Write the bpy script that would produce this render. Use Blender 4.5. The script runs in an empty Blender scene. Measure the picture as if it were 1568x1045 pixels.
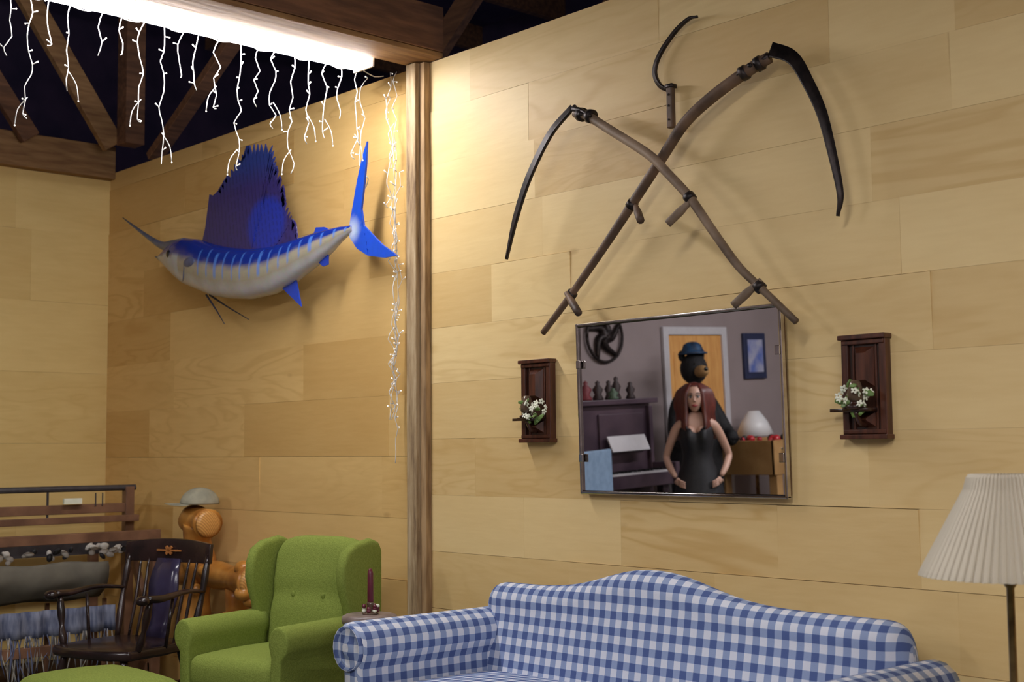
import bpy, bmesh, math, random
from mathutils import Vector, Matrix, Euler
random.seed(7)
rnd=random.random
def U(a,b): return a+(b-a)*rnd()
sc=bpy.context.scene
sc.view_settings.view_transform='Standard'
# ------------------------------------------------------------------ materials
def newmat(name):
    m=bpy.data.materials.new(name); m.use_nodes=True
    nt=m.node_tree; b=nt.nodes['Principled BSDF']
    return m,nt,b
def N(nt,t,**k):
    n=nt.nodes.new(t)
    for a,v in k.items():
        if a in n.inputs: n.inputs[a].default_value=v
        else: setattr(n,a,v)
    return n
def mat(name,c,c2=None,scale=20,rough=.5,metal=0,bump=0,stretch=(1,1,1),spec=.5,sheen=0,detail=4):
    m,nt,b=newmat(name); L=nt.links
    b.inputs['Roughness'].default_value=rough; b.inputs['Metallic'].default_value=metal
    b.inputs['Specular IOR Level'].default_value=spec
    if c2 is None: c2=tuple(x*.75 for x in c)
    tc=N(nt,'ShaderNodeTexCoord'); mp=N(nt,'ShaderNodeMapping'); mp.inputs['Scale'].default_value=stretch
    no=N(nt,'ShaderNodeTexNoise',Scale=scale,Detail=detail)
    cr=N(nt,'ShaderNodeValToRGB'); cr.color_ramp.elements[0].position=.35; cr.color_ramp.elements[1].position=.65
    cr.color_ramp.elements[0].color=(*c2,1); cr.color_ramp.elements[1].color=(*c,1)
    L.new(tc.outputs['Object'],mp.inputs[0]); L.new(mp.outputs[0],no.inputs['Vector']); L.new(no.outputs['Fac'],cr.inputs[0]); L.new(cr.outputs[0],b.inputs['Base Color'])
    if bump:
        bp=N(nt,'ShaderNodeBump',Strength=bump,Distance=.01); L.new(no.outputs['Fac'],bp.inputs['Height']); L.new(bp.outputs[0],b.inputs['Normal'])
    return m
def emit(name,c,s):
    m,nt,b=newmat(name); b.inputs['Base Color'].default_value=(*c,1)
    b.inputs['Emission Color'].default_value=(*c,1); b.inputs['Emission Strength'].default_value=s
    return m
def plankmat(name,ca,cb):
    m,nt,b=newmat(name); L=nt.links
    at=N(nt,'ShaderNodeAttribute',attribute_name='rnd'); sp=N(nt,'ShaderNodeSeparateColor'); L.new(at.outputs['Color'],sp.inputs[0])
    tc=N(nt,'ShaderNodeTexCoord'); mp=N(nt,'ShaderNodeMapping')
    mp.inputs['Scale'].default_value=(1,1,5) 
    off=N(nt,'ShaderNodeVectorMath',operation='MULTIPLY_ADD'); off.inputs[1].default_value=(37,37,37)
    L.new(tc.outputs['Object'],mp.inputs[0]); L.new(at.outputs['Color'],off.inputs[0]); L.new(mp.outputs[0],off.inputs[2])
    n1=N(nt,'ShaderNodeTexNoise',Scale=.9,Detail=3,Distortion=.6,Roughness=.5); L.new(off.outputs[0],n1.inputs['Vector'])
    mm=N(nt,'ShaderNodeMath',operation='MULTIPLY'); mm.inputs[1].default_value=60; L.new(n1.outputs['Fac'],mm.inputs[0])
    fr=N(nt,'ShaderNodeMath',operation='SINE'); L.new(mm.outputs[0],fr.inputs[0])
    mr=N(nt,'ShaderNodeMapRange'); mr.inputs[1].default_value=-1; mr.inputs[2].default_value=1; L.new(fr.outputs[0],mr.inputs[0])
    pw=N(nt,'ShaderNodeMath',operation='POWER'); pw.inputs[1].default_value=3; L.new(mr.outputs[0],pw.inputs[0])
    n2=N(nt,'ShaderNodeTexNoise',Scale=7,Detail=5); mp2=N(nt,'ShaderNodeMapping'); mp2.inputs['Scale'].default_value=(1,1,7) 
    L.new(tc.outputs['Object'],mp2.inputs[0]); L.new(mp2.outputs[0],n2.inputs['Vector'])
    n3=N(nt,'ShaderNodeTexNoise',Scale=1.2,Detail=2); L.new(off.outputs[0],n3.inputs['Vector'])
    mix=N(nt,'ShaderNodeMix',data_type='RGBA'); mix.inputs[6].default_value=(*ca,1); mix.inputs[7].default_value=(*cb,1)
    a1=N(nt,'ShaderNodeMath',operation='MULTIPLY_ADD'); L.new(pw.outputs[0],a1.inputs[0])
    g3=N(nt,'ShaderNodeMapRange'); g3.inputs[1].default_value=.45; g3.inputs[2].default_value=1; g3.inputs[3].default_value=.03; g3.inputs[4].default_value=.38; L.new(sp.outputs[1],g3.inputs[0]); L.new(g3.outputs[0],a1.inputs[1])
    a0=N(nt,'ShaderNodeMath',operation='MULTIPLY_ADD'); a0.inputs[1].default_value=.62; a0.inputs[2].default_value=-.36; L.new(sp.outputs[0],a0.inputs[0])
    a3=N(nt,'ShaderNodeMath',operation='MULTIPLY_ADD'); a3.inputs[1].default_value=.5; L.new(n3.outputs['Fac'],a3.inputs[0]); L.new(a0.outputs[0],a3.inputs[2])
    L.new(a3.outputs[0],a1.inputs[2])
    a2=N(nt,'ShaderNodeMath',operation='MULTIPLY_ADD',use_clamp=True); a2.inputs[1].default_value=.35; L.new(n2.outputs['Fac'],a2.inputs[0]); L.new(a1.outputs[0],a2.inputs[2])
    L.new(a2.outputs[0],mix.inputs[0])
    vo=N(nt,'ShaderNodeTexVoronoi',Scale=1.15); mp3=N(nt,'ShaderNodeMapping'); mp3.inputs['Scale'].default_value=(1,1,2.2)
    L.new(tc.outputs['Object'],mp3.inputs[0]); L.new(mp3.outputs[0],vo.inputs['Vector'])
    kr=N(nt,'ShaderNodeValToRGB'); kr.color_ramp.elements[0].position=.0; kr.color_ramp.elements[0].color=(.40,.25,.15,1); kr.color_ramp.elements[1].position=.045; kr.color_ramp.elements[1].color=(1,1,1,1)
    L.new(vo.outputs['Distance'],kr.inputs[0])
    mk=N(nt,'ShaderNodeMix',data_type='RGBA',blend_type='MULTIPLY'); mk.inputs[0].default_value=.75; L.new(mix.outputs[2],mk.inputs[6]); L.new(kr.outputs[0],mk.inputs[7])
    L.new(mk.outputs[2],b.inputs['Base Color'])
    b.inputs['Roughness'].default_value=.5; b.inputs['Specular IOR Level'].default_value=.4
    bp=N(nt,'ShaderNodeBump',Strength=.08,Distance=.01); L.new(n2.outputs['Fac'],bp.inputs['Height']); L.new(bp.outputs[0],b.inputs['Normal'])
    return m
def gingham(name,period=.054):
    m,nt,b=newmat(name); L=nt.links
    uv=N(nt,'ShaderNodeUVMap',uv_map='UVMap'); sp=N(nt,'ShaderNodeSeparateXYZ'); L.new(uv.outputs[0],sp.inputs[0])
    o=[]
    for i in (0,1):
        mu=N(nt,'ShaderNodeMath',operation='DIVIDE'); mu.inputs[1].default_value=period; L.new(sp.outputs[i],mu.inputs[0])
        fr=N(nt,'ShaderNodeMath',operation='FRACT'); L.new(mu.outputs[0],fr.inputs[0])
        gt=N(nt,'ShaderNodeMath',operation='GREATER_THAN'); gt.inputs[1].default_value=.5; L.new(fr.outputs[0],gt.inputs[0]); o.append(gt)
    ad=N(nt,'ShaderNodeMath',operation='ADD'); L.new(o[0].outputs[0],ad.inputs[0]); L.new(o[1].outputs[0],ad.inputs[1])
    ha=N(nt,'ShaderNodeMath',operation='MULTIPLY'); ha.inputs[1].default_value=.5; L.new(ad.outputs[0],ha.inputs[0])
    cr=N(nt,'ShaderNodeValToRGB'); cr.color_ramp.interpolation='CONSTANT'
    e=cr.color_ramp.elements; e[0].color=(.68,.70,.77,1); e[1].position=.75; e[1].color=(.085,.125,.29,1)
    x=e.new(.25); x.color=(.28,.35,.53,1)
    L.new(ha.outputs[0],cr.inputs[0])
    no=N(nt,'ShaderNodeTexNoise',Scale=400,Detail=2); bp=N(nt,'ShaderNodeBump',Strength=.25,Distance=.002)
    tc=N(nt,'ShaderNodeTexCoord'); L.new(tc.outputs['Object'],no.inputs['Vector']); L.new(no.outputs['Fac'],bp.inputs['Height']); L.new(bp.outputs[0],b.inputs['Normal'])
    L.new(cr.outputs[0],b.inputs['Base Color']); b.inputs['Roughness'].default_value=.9; b.inputs['Specular IOR Level'].default_value=.15
    return m
def attrmat(name,rough=.3,attr='col'):
    m,nt,b=newmat(name); at=N(nt,'ShaderNodeAttribute',attribute_name=attr)
    no=N(nt,'ShaderNodeTexNoise',Scale=40,Detail=3); mx=N(nt,'ShaderNodeMix',data_type='RGBA',blend_type='MULTIPLY'); mx.inputs[0].default_value=.25
    tc=N(nt,'ShaderNodeTexCoord'); nt.links.new(tc.outputs['Object'],no.inputs['Vector'])
    nt.links.new(at.outputs['Color'],mx.inputs[6]); nt.links.new(no.outputs['Color'],mx.inputs[7])
    nt.links.new(mx.outputs[2],b.inputs['Base Color']); b.inputs['Roughness'].default_value=rough
    return m
# ------------------------------------------------------------------ mesh helpers
def getuv(bm): return bm.loops.layers.uv.get('UVMap') or bm.loops.layers.uv.new('UVMap')
def link(o,parent=None):
    sc.collection.objects.link(o)
    if parent is not None: o.parent=parent
    return o
def empty(name,loc=(0,0,0),rz=0):
    e=bpy.data.objects.new(name,None); e.empty_display_size=.1; e.location=loc; e.rotation_euler=(0,0,rz); return link(e)
def fin(name,bm,mt,parent=None,smooth=True,sub=0,bevel=0,loc=None,rot=None,solid=0):
    bmesh.ops.recalc_face_normals(bm,faces=bm.faces[:])
    me=bpy.data.meshes.new(name); bm.to_mesh(me); bm.free()
    for m in (mt if isinstance(mt,(list,tuple)) else [mt]): me.materials.append(m)
    if smooth:
        for p in me.polygons: p.use_smooth=True
    o=bpy.data.objects.new(name,me)
    if loc is not None: o.location=loc
    if rot is not None: o.rotation_euler=rot
    link(o,parent)
    if solid:
        s=o.modifiers.new('so','SOLIDIFY'); s.thickness=solid; s.offset=0
    if bevel:
        s=o.modifiers.new('bv','BEVEL'); s.width=bevel; s.segments=3; s.limit_method='ANGLE'; s.angle_limit=math.radians(40)
    if sub:
        s=o.modifiers.new('ss','SUBSURF'); s.levels=sub; s.render_levels=sub
    return o
def bbox(bm,c,d,R=None,mi=0):
    g=bmesh.ops.create_cube(bm,size=1)
    M=Matrix.Translation(c)@(R.to_matrix().to_4x4() if R else Matrix.Identity(4))@Matrix.Diagonal((d[0],d[1],d[2],1))
    bmesh.ops.transform(bm,matrix=M,verts=g['verts'])
    for v in g['verts']:
        for f in v.link_faces: f.material_index=mi
    return g['verts']
def box(name,parent,c,d,mt,bevel=.004,rot=None):
    bm=bmesh.new(); bbox(bm,(0,0,0),d)
    return fin(name,bm,mt,parent,smooth=False,bevel=bevel,loc=c,rot=rot)
def bar(bm,p,q,w,h,mi=0,up=Vector((0,0,1))):
    p=Vector(p);q=Vector(q); dz=(q-p); l=dz.length; dz.normalize()
    if abs(dz.dot(up))>.98: up=Vector((0,1,0))
    sx=dz.cross(up).normalized(); sy=sx.cross(dz)
    M=Matrix((sx,dz,sy)).transposed().to_4x4(); M.translation=(p+q)/2
    g=bmesh.ops.create_cube(bm,size=1)
    bmesh.ops.transform(bm,matrix=M@Matrix.Diagonal((w,l,h,1)),verts=g['verts'])
    for v in g['verts']:
        for f in v.link_faces: f.material_index=mi
def catmull(pts,n=6):
    P=[Vector(p) for p in pts]
    if len(P)<3 or n<=1: return P
    out=[]
    for i in range(len(P)-1):
        p0=P[i-1] if i else P[0]*2-P[1]; p1=P[i]; p2=P[i+1]; p3=P[i+2] if i+2<len(P) else P[-1]*2-P[-2]
        for k in range(n):
            t=k/n; out.append(.5*((2*p1)+(p2-p0)*t+(2*p0-5*p1+4*p2-p3)*t*t+(3*p1-p0-3*p2+p3)*t**3))
    out.append(P[-1]); return out
def lerpl(a,t):
    t=max(0,min(1,t))*(len(a)-1); i=min(int(t),len(a)-2); return a[i]+(a[i+1]-a[i])*(t-i)
def tube(bm,pts,rad,seg=8,n=5,mi=0,flat=1.0):
    C=catmull(pts,n); m=len(C); rad=rad if isinstance(rad,(list,tuple)) else [rad,rad]
    up=Vector((0,0,1)); prev=None; rings=[]
    for i,c in enumerate(C):
        t=(C[min(i+1,m-1)]-C[max(i-1,0)]).normalized()
        if prev is None:
            s=t.cross(up) if abs(t.dot(up))<.95 else t.cross(Vector((1,0,0)))
            s.normalize()
        else: s=(prev-t*prev.dot(t)).normalized()
        prev=s; q=t.cross(s); r=lerpl(rad,i/(m-1))
        rings.append([bm.verts.new(c+s*math.cos(a)*r+q*math.sin(a)*r*flat) for a in [2*math.pi*k/seg for k in range(seg)]])
    for i in range(m-1):
        for k in range(seg):
            f=bm.faces.new((rings[i][k],rings[i][(k+1)%seg],rings[i+1][(k+1)%seg],rings[i+1][k])); f.material_index=mi
    f=bm.faces.new(rings[0][::-1]); f.material_index=mi
    f=bm.faces.new(rings[-1]); f.material_index=mi
def lathe(bm,prof,c=(0,0,0),seg=24,mi=0,axis='z'):
    rings=[]
    for r,z in prof:
        ring=[]
        for k in range(seg):
            a=2*math.pi*k/seg; x,y=r*math.cos(a),r*math.sin(a)
            v={'z':(x,y,z),'y':(x,z,y),'x':(z,x,y)}[axis]
            ring.append(bm.verts.new((c[0]+v[0],c[1]+v[1],c[2]+v[2])))
        rings.append(ring)
    for i in range(len(rings)-1):
        for k in range(seg):
            f=bm.faces.new((rings[i][k],rings[i][(k+1)%seg],rings[i+1][(k+1)%seg],rings[i+1][k])); f.material_index=mi
    for rr in (rings[0],rings[-1]):
        f=bm.faces.new(rr); f.material_index=mi
def ball(bm,c,s,seg=16,mi=0,R=None):
    g=bmesh.ops.create_uvsphere(bm,u_segments=seg,v_segments=max(6,seg*3//4),radius=1)
    s=(s,s,s) if not isinstance(s,(tuple,list)) else s
    M=Matrix.Translation(c)@(R.to_matrix().to_4x4() if R else Matrix.Identity(4))@Matrix.Diagonal((*s,1))
    bmesh.ops.transform(bm,matrix=M,verts=g['verts'])
    for v in g['verts']:
        for f in v.link_faces: f.material_index=mi
    return g['verts']
def grid(bm,rows,close=False,caps=False,mi=0):
    uv=getuv(bm)
    V=[[bm.verts.new(p) for p in r] for r in rows]; nr=len(rows); nc=len(rows[0])
    mid=nc//2
    us=[0]
    for i in range(1,nr): us.append(us[-1]+(Vector(rows[i][mid])-Vector(rows[i-1][mid])).length)
    vs=[]
    for r in rows:
        a=[0]
        for j in range(1,nc): a.append(a[-1]+(Vector(r[j])-Vector(r[j-1])).length)
        if close: a.append(a[-1]+(Vector(r[0])-Vector(r[-1])).length)
        vs.append(a)
    for i in range(nr-1):
        for j in range(nc if close else nc-1):
            j2=(j+1)%nc
            f=bm.faces.new((V[i][j],V[i][j2],V[i+1][j2],V[i+1][j])); f.material_index=mi
            for l,(a,bb) in zip(f.loops,((i,j),(i,j+1),(i+1,j+1),(i+1,j))): l[uv].uv=(us[a],vs[a][bb])
    if caps:
        for rr in (V[0],V[-1]):
            f=bm.faces.new(rr); f.material_index=mi
            f.normal_update(); n=f.normal
            for l in f.loops:
                c=l.vert.co; l[uv].uv=(c.x,c.z) if abs(n.y)>=max(abs(n.x),abs(n.z)) else ((c.y,c.z) if abs(n.x)>abs(n.z) else (c.x,c.y))
    return V
def boxuv(bm):
    uv=getuv(bm); bm.normal_update()
    for f in bm.faces:
        n=f.normal
        for l in f.loops:
            c=l.vert.co
            if abs(n.z)>=max(abs(n.x),abs(n.y)): l[uv].uv=(c.x,c.y)
            elif abs(n.y)>=abs(n.x): l[uv].uv=(c.x,c.z)
            else: l[uv].uv=(c.y,c.z)
def cushion(name,parent,c,d,mt,r=.05,puff=.02,rot=None):
    bm=bmesh.new(); bmesh.ops.create_cube(bm,size=1)
    bmesh.ops.transform(bm,matrix=Matrix.Diagonal((*d,1)),verts=bm.verts[:])
    bmesh.ops.bevel(bm,geom=bm.edges[:]+bm.verts[:],offset=r,segments=4,profile=.5,affect='EDGES')
    bmesh.ops.subdivide_edges(bm,edges=[e for e in bm.edges if e.calc_length()>.12],cuts=5,use_grid_fill=True)
    for v in bm.verts:
        fx=max(0,1-(2*v.co.x/d[0])**2); fy=max(0,1-(2*v.co.y/d[1])**2); fz=max(0,1-(2*v.co.z/d[2])**2)
        v.co.z+=math.copysign(puff*fx*fy,v.co.z)*(abs(v.co.z)>.2*d[2]); v.co.y+=math.copysign(puff*.5*fx*fz,v.co.y)*(abs(v.co.y)>.4*d[1])
    boxuv(bm)
    return fin(name,bm,mt,parent,loc=c,rot=rot)
def prism(bm,prof,thick,plane='yz',off=0,mi=0):
    def P(a,b,t): return {'yz':(t,a,b),'xz':(a,t,b),'xy':(a,b,t)}[plane]
    A=[bm.verts.new(P(a,b,off-thick/2)) for a,b in prof]; B=[bm.verts.new(P(a,b,off+thick/2)) for a,b in prof]
    n=len(prof)
    fs=[bm.faces.new(A[::-1]),bm.faces.new(B)]
    for i in range(n): fs.append(bm.faces.new((A[i],A[(i+1)%n],B[(i+1)%n],B[i])))
    for f in fs: f.material_index=mi
def D(s,y):
    return [Vector((-int(s[i:i+4])/1000,y,int(s[i+4:i+8])/1000-.1)) for i in range(0,len(s),8)]
# ------------------------------------------------------------------ camera
YA=math.radians(42.5); TH=math.radians(4.72); RO=math.radians(.5)
d=Vector((-math.cos(YA),math.sin(YA),0)); r=Vector((math.sin(YA),math.cos(YA),0)); z=Vector((0,0,1))
f_=d*math.cos(TH)+z*math.sin(TH); u_=-d*math.sin(TH)+z*math.cos(TH)
R_=r*math.cos(RO)-u_*math.sin(RO); U_=u_*math.cos(RO)+r*math.sin(RO)
cam=bpy.data.objects.new('camera',bpy.data.cameras.new('camera')); link(cam)
M=Matrix((R_,U_,-f_)).transposed().to_4x4(); M.translation=(0,-3.6,1.28); cam.matrix_world=M
cam.data.sensor_width=36; cam.data.lens=2035/1568*36; sc.camera=cam
cam.data.dof.use_dof=True; cam.data.dof.focus_distance=4.9; cam.data.dof.aperture_fstop=3.8
# ------------------------------------------------------------------ room
XL=-7.54; XR=2.6; YF=-8.2; HT=2.98
ply=plankmat('plywood_light',(.83,.63,.31),(.60,.39,.145))
ply2=plankmat('plywood_amber',(.78,.53,.21),(.54,.31,.09))
ply3=plankmat('plywood_side',(.82,.62,.26),(.58,.38,.115))
dk=mat('seam_dark',(.16,.09,.04),(.10,.055,.025))
def planks(bm,axis,a0,a1,z0,z1,rowh,zoff,lmin,lmax,base,mi):
    lay=bm.loops.layers.float_color.get('rnd') or bm.loops.layers.float_color.new('rnd')
    zz=zoff
    while zz<z1:
        lo=max(zz,z0); hi=min(zz+rowh,z1); zz+=rowh
        if hi-lo<.02: continue
        a=a0-U(0,lmin)
        while a<a1:
            b=a+U(lmin,lmax); A=max(a,a0); B=min(b,a1); a=b
            if B-A<.01: continue
            col=(rnd(),rnd(),rnd(),1)
            ga,gb=[random.choice((.0001,.0001,.0002,.0004,.0009)) for _ in (0,1)]; g2=random.choice((.0001,.0001,.0003))
            def P(s,dep,zv):
                return (s,base-dep,zv) if axis=='x' else (base+dep,s,zv)
            pr=[random.choice((0,0,0,0,.0005,.001)) for _ in range(4)]
            if rnd()<.2: pr[random.choice((2,3))]=.005; gb=.0016
            F=[P(A+g2,pr[0],lo+ga),P(B-g2,pr[1],lo+ga),P(B-g2,pr[2],hi-gb),P(A+g2,pr[3],hi-gb)]
            G=[P(A+g2,-.014,lo+ga),P(B-g2,-.014,lo+ga),P(B-g2,-.014,hi-gb),P(A+g2,-.014,hi-gb)]
            VF=[bm.verts.new(p) for p in F]; VG=[bm.verts.new(p) for p in G]
            fs=[bm.faces.new(VF)]+[bm.faces.new((VF[i],VG[i],VG[(i+1)%4],VF[(i+1)%4])) for i in range(4)]
            for f in fs:
                f.material_index=mi
                for l in f.loops: l[lay]=col
bm=bmesh.new()
planks(bm,'x',-4.47,XR,0,HT,.2375,-.0925,.4,1.5,0,0)
planks(bm,'x',XL,-4.47,0,HT,.27,-.09,.5,1.5,0,1)
bbox(bm,((XL+XR)/2,.04,HT/2),(XR-XL,.055,HT),mi=2)
fin('wall_back',bm,[ply,ply2,dk],smooth=False)
bm=bmesh.new()
planks(bm,'y',-2.9,0,0,HT-.04,.415,.10,.9,1.6,XL,0)
bbox(bm,(XL-.04,-1.45,(HT-.04)/2),(.055,2.9,HT-.04),mi=1)
mauve=mat('painted_mauve_wall',(.34,.275,.27),(.31,.25,.245),scale=3,rough=.8)
bbox(bm,(XL-.03,(-2.9+YF)/2,1.55),(.06,YF*-1-2.9,3.1),mi=2)
fin('wall_left',bm,[ply3,dk,mauve],smooth=False)
box('wall_right',None,(XR+.05,YF/2,1.6),(.1,-YF,3.2),mauve,0)
box('wall_front',None,((XL+XR)/2,YF-.05,1.6),(XR-XL,.1,3.2),mauve,0)
box('floor',None,((XL+XR)/2,YF/2,-.05),(XR-XL+.2,-YF+.2,.1),mat('carpet_olive_grey',(.10,.105,.07),(.05,.052,.035),scale=60,rough=.95,bump=.4),0)
roofm=mat('roof_underside',(.05,.03,.07),(.025,.018,.05),scale=4,rough=.9)
box('ceiling',None,((XL+XR)/2,-2.6,4.55),(XR-XL+3,14,.06),roofm,0)
box('wall_attic_back',None,((XL+XR)/2,3.0,3.6),(XR-XL+3,.06,2.0),roofm,0)
box('wall_attic_left',None,(XL-1.6,-2.6,3.6),(.06,14,2.0),roofm,0)
beamc=mat('rough_timber_brown',(.22,.10,.05),(.12,.055,.03),scale=6,stretch=(6,.8,6),rough=.75,bump=.3)
beamx=mat('rough_timber_x',(.20,.095,.045),(.10,.045,.025),scale=6,stretch=(.8,6,6),rough=.75,bump=.3)
beamo=mat('timber_orange',(.36,.20,.08),(.22,.11,.045),scale=6,stretch=(6,.8,6),rough=.7,bump=.2)
bm=bmesh.new()
bbox(bm,(-4.455,-2.9,3.105),(.21,5.8,.20)); bbox(bm,(-4.455,-2.9,2.993),(.20,5.8,.022),mi=1)  # orange strip paints the lamp's light onto the beam underside
fin('ceiling_beam',bm,[beamc,beamo],smooth=False,bevel=.004)
bm=bmesh.new(); bbox(bm,(XL+.02,-1.6,3.04),(.10,3.2,.2)); fin('top_plate_beam',bm,beamo,smooth=False,bevel=.004)
bm=bmesh.new()
bar(bm,(-7.3,-.10,3.1),(-7.3,-.66,3.92),.05,.13,mi=1)  # lighter timber paints this brace as lit
bar(bm,(-7.22,-.03,3.1),(-7.22,-.03,4.4),.12,.12)
bar(bm,(-7.1,.06,3.02),(-5.4,.06,3.95),.09,.05)
bar(bm,(-7.42,-.55,3.1),(-7.42,-1.2,4.0),.05,.11)
fin('roof_truss',bm,[beamc,beamo],smooth=False,bevel=.004)
bm=bmesh.new()
for i in range(13):
    x=-8.4+i*.9; bbox(bm,(x,-2.6,4.43),(.05,13.5,.19))
for y in (1.2,-.9,-3): bar(bm,(-8.5,y,4.28),(3,y,4.28),.05,.12)
bar(bm,(-4.45,.9,3.2),(-2.2,.9,4.4),.05,.14); bar(bm,(-6,1.0,3.2),(-4.5,1.0,4.4),.05,.14)
fin('roof_rafter',bm,beamx,smooth=False)
m,nt,b=newmat('weathered_post'); L=nt.links
tc=N(nt,'ShaderNodeTexCoord'); mp=N(nt,'ShaderNodeMapping'); mp.inputs['Scale'].default_value=(14,14,1.2); no=N(nt,'ShaderNodeTexNoise',Scale=2.2,Detail=8,Roughness=.7)
cr=N(nt,'ShaderNodeValToRGB'); e=cr.color_ramp.elements; e[0].position=.32; e[0].color=(.15,.09,.05,1); e[1].position=.7; e[1].color=(.60,.48,.31,1); x=e.new(.48); x.color=(.40,.28,.15,1)
L.new(tc.outputs['Object'],mp.inputs[0]); L.new(mp.outputs[0],no.inputs['Vector']); L.new(no.outputs['Fac'],cr.inputs[0]); L.new(cr.outputs[0],b.inputs['Base Color']); b.inputs['Roughness'].default_value=.85
bp=N(nt,'ShaderNodeBump',Strength=.6,Distance=.01); L.new(no.outputs['Fac'],bp.inputs['Height']); L.new(bp.outputs[0],b.inputs['Normal'])
bm=bmesh.new(); bbox(bm,(-4.510,-.030,HT/2),(.065,.056,HT-.002)); bbox(bm,(-4.552,-.012,HT/2),(.02,.02,HT-.002),mi=1); bbox(bm,(-4.460,-.018,HT/2),(.034,.032,HT-.002),mi=2)
fin('wall_post',bm,[m,ply2,mat('post_edge',(.46,.30,.15),(.22,.13,.06),scale=6,stretch=(6,6,.8),rough=.8,bump=.3)],smooth=False,bevel=.003)
# ------------------------------------------------------------------ fluorescent fixture, plus added fill fixtures out of view
white=mat('white_enamel',(.8,.8,.8),(.78,.78,.78),rough=.35)
def fixture(x,y0,y1,zc,st):
    g=empty('fluorescent_or_fill_light',(x,(y0+y1)/2,zc)); l=abs(y1-y0)
    bm=bmesh.new()
    prism(bm,[(-.072,.0),(-.06,.03),(-.03,.04),(.03,.04),(.06,.03),(.072,.0),(.07,-.004),(-.07,-.004)],l,'xz',0)
    fin('housing',bm,white,g,smooth=False)
    bm=bmesh.new()
    prism(bm,[(-.070,-.005),(-.068,-.035),(-.04,-.052),(.04,-.052),(.068,-.035),(.070,-.005)],l-.02,'xz',0)
    fin('diffuser',bm,emit('fluorescent_tube',(1,.97,.98),st),g,smooth=False)
    for s in (-1,1): box('end_cap_%d'%(s+2),g,(0,s*(l/2+.004),-.010),(.144,.012,.09),white,.003)
    return g
fixture(-4.64,-.22,-1.72,3.005,52)
fixture(-4.64,-4.2,-6.6,3.005,58)  # added rear fill, out of view, brightens the left side
fixture(-1.2,-2.6,-5.0,3.1,80)  # added fill, out of view, to even out the right wall
fixture(.9,-1.4,-3.8,3.1,68)  # further unseen fill added on the right
# ------------------------------------------------------------------ icicle string lights
wire=mat('white_wire',(.8,.8,.78),(.75,.75,.72),rough=.5)
bulb=emit('mini_bulb',(1,.95,.88),1.0)
bm=bmesh.new()
def strand(x,y,z0,z1,jit=.02,th=.0022):
    pts=[]; zz=z0; s=1
    while zz>z1:
        pts.append((x+U(-jit,jit)*.5,y+s*U(.1,.8)*jit,zz)); s=-s if rnd()<.6 else s; zz-=U(.04,.07)
        if rnd()<.6:
            p=pts[-1]; q=(p[0]+U(-.01,.01),p[1]+s*U(.010,.020),p[2]+U(-.004,.018)); tube(bm,[p,q],[.002,.0028],5,1); ball(bm,(q[0],q[1],q[2]),.0034,6,mi=1)
    pts.append((x,y,z1)); tube(bm,pts,[th,th],5,2)
YS=[(.20,2.55),(.28,2.72),(.36,2.62),(.45,2.58),(.53,2.44),(.62,2.62),(.70,2.70),(.79,2.42),(.89,2.66),(.98,2.72),(1.05,2.76),(1.13,2.40),(1.22,2.55),(1.31,2.80),(1.40,2.78),(1.52,2.62),(1.60,2.78),(1.67,2.49),(1.75,2.71),(1.85,2.6),(1.95,2.7),(2.1,2.5)]
for yy,zb in YS:
    strand(-4.73,-yy,2.975,zb+.02,.020)
    if zb<2.7:
        zz=zb+U(.10,.16); s=random.choice((-1,1)); tube(bm,[(-4.73,-yy,zz),(-4.73,-yy-.035*s,zz-.05),(-4.73,-yy-.045*s,zz-.11)],.0022,5,3); ball(bm,(-4.73,-yy-.045*s,zz-.112),.0034,6,mi=1)
pts=[(-4.73,-.04-.05*i,2.975-.012*math.sin(i*1.6)) for i in range(52)]; tube(bm,pts,.0026,5,2)
random.seed(21)
for i in range(14):
    zt=2.97-i*.115
    strand(-4.625+U(-.035,.03),-.05-U(0,.03),zt,max(zt-U(.2,.5),1.42),.030,.0019)
strand(-4.62,-.06,2.97,1.23,.02,.0019)
strand(-4.80,-.10,2.97,2.45,.03)
fin('icicle_string_lights',bm,[wire,bulb])
# ------------------------------------------------------------------ scythes
snathm=mat('aged_ash_wood',(.17,.10,.06),(.06,.035,.022),scale=9,rough=.6,bump=.3)
snathl=mat('grey_ash_wood',(.30,.21,.14),(.10,.065,.04),scale=7,rough=.6,bump=.3)
iron=mat('rusty_iron',(.045,.033,.030),(.018,.014,.014),scale=30,rough=.45,metal=.6,bump=.2)
def blade(bm,pts,widths,inward,th=.004,n=6,mi=0):
    C=catmull(pts,n); m=len(C); rows=[]
    for i,c in enumerate(C):
        t=(C[min(i+1,m-1)]-C[max(i-1,0)]).normalized(); w=lerpl(widths,i/(m-1))
        s=t.cross(Vector((0,1,0))).normalized()*inward
        rows.append([c+Vector((0,-.006,0)),c+s*.006+Vector((0,-.006,0)),c+s*.009+Vector((0,-th*.5,0)),c+s*w,c+s*.009+Vector((0,th*.5,0)),c+Vector((0,.006,0))])
    grid(bm,rows,close=True,caps=True,mi=mi)
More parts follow.
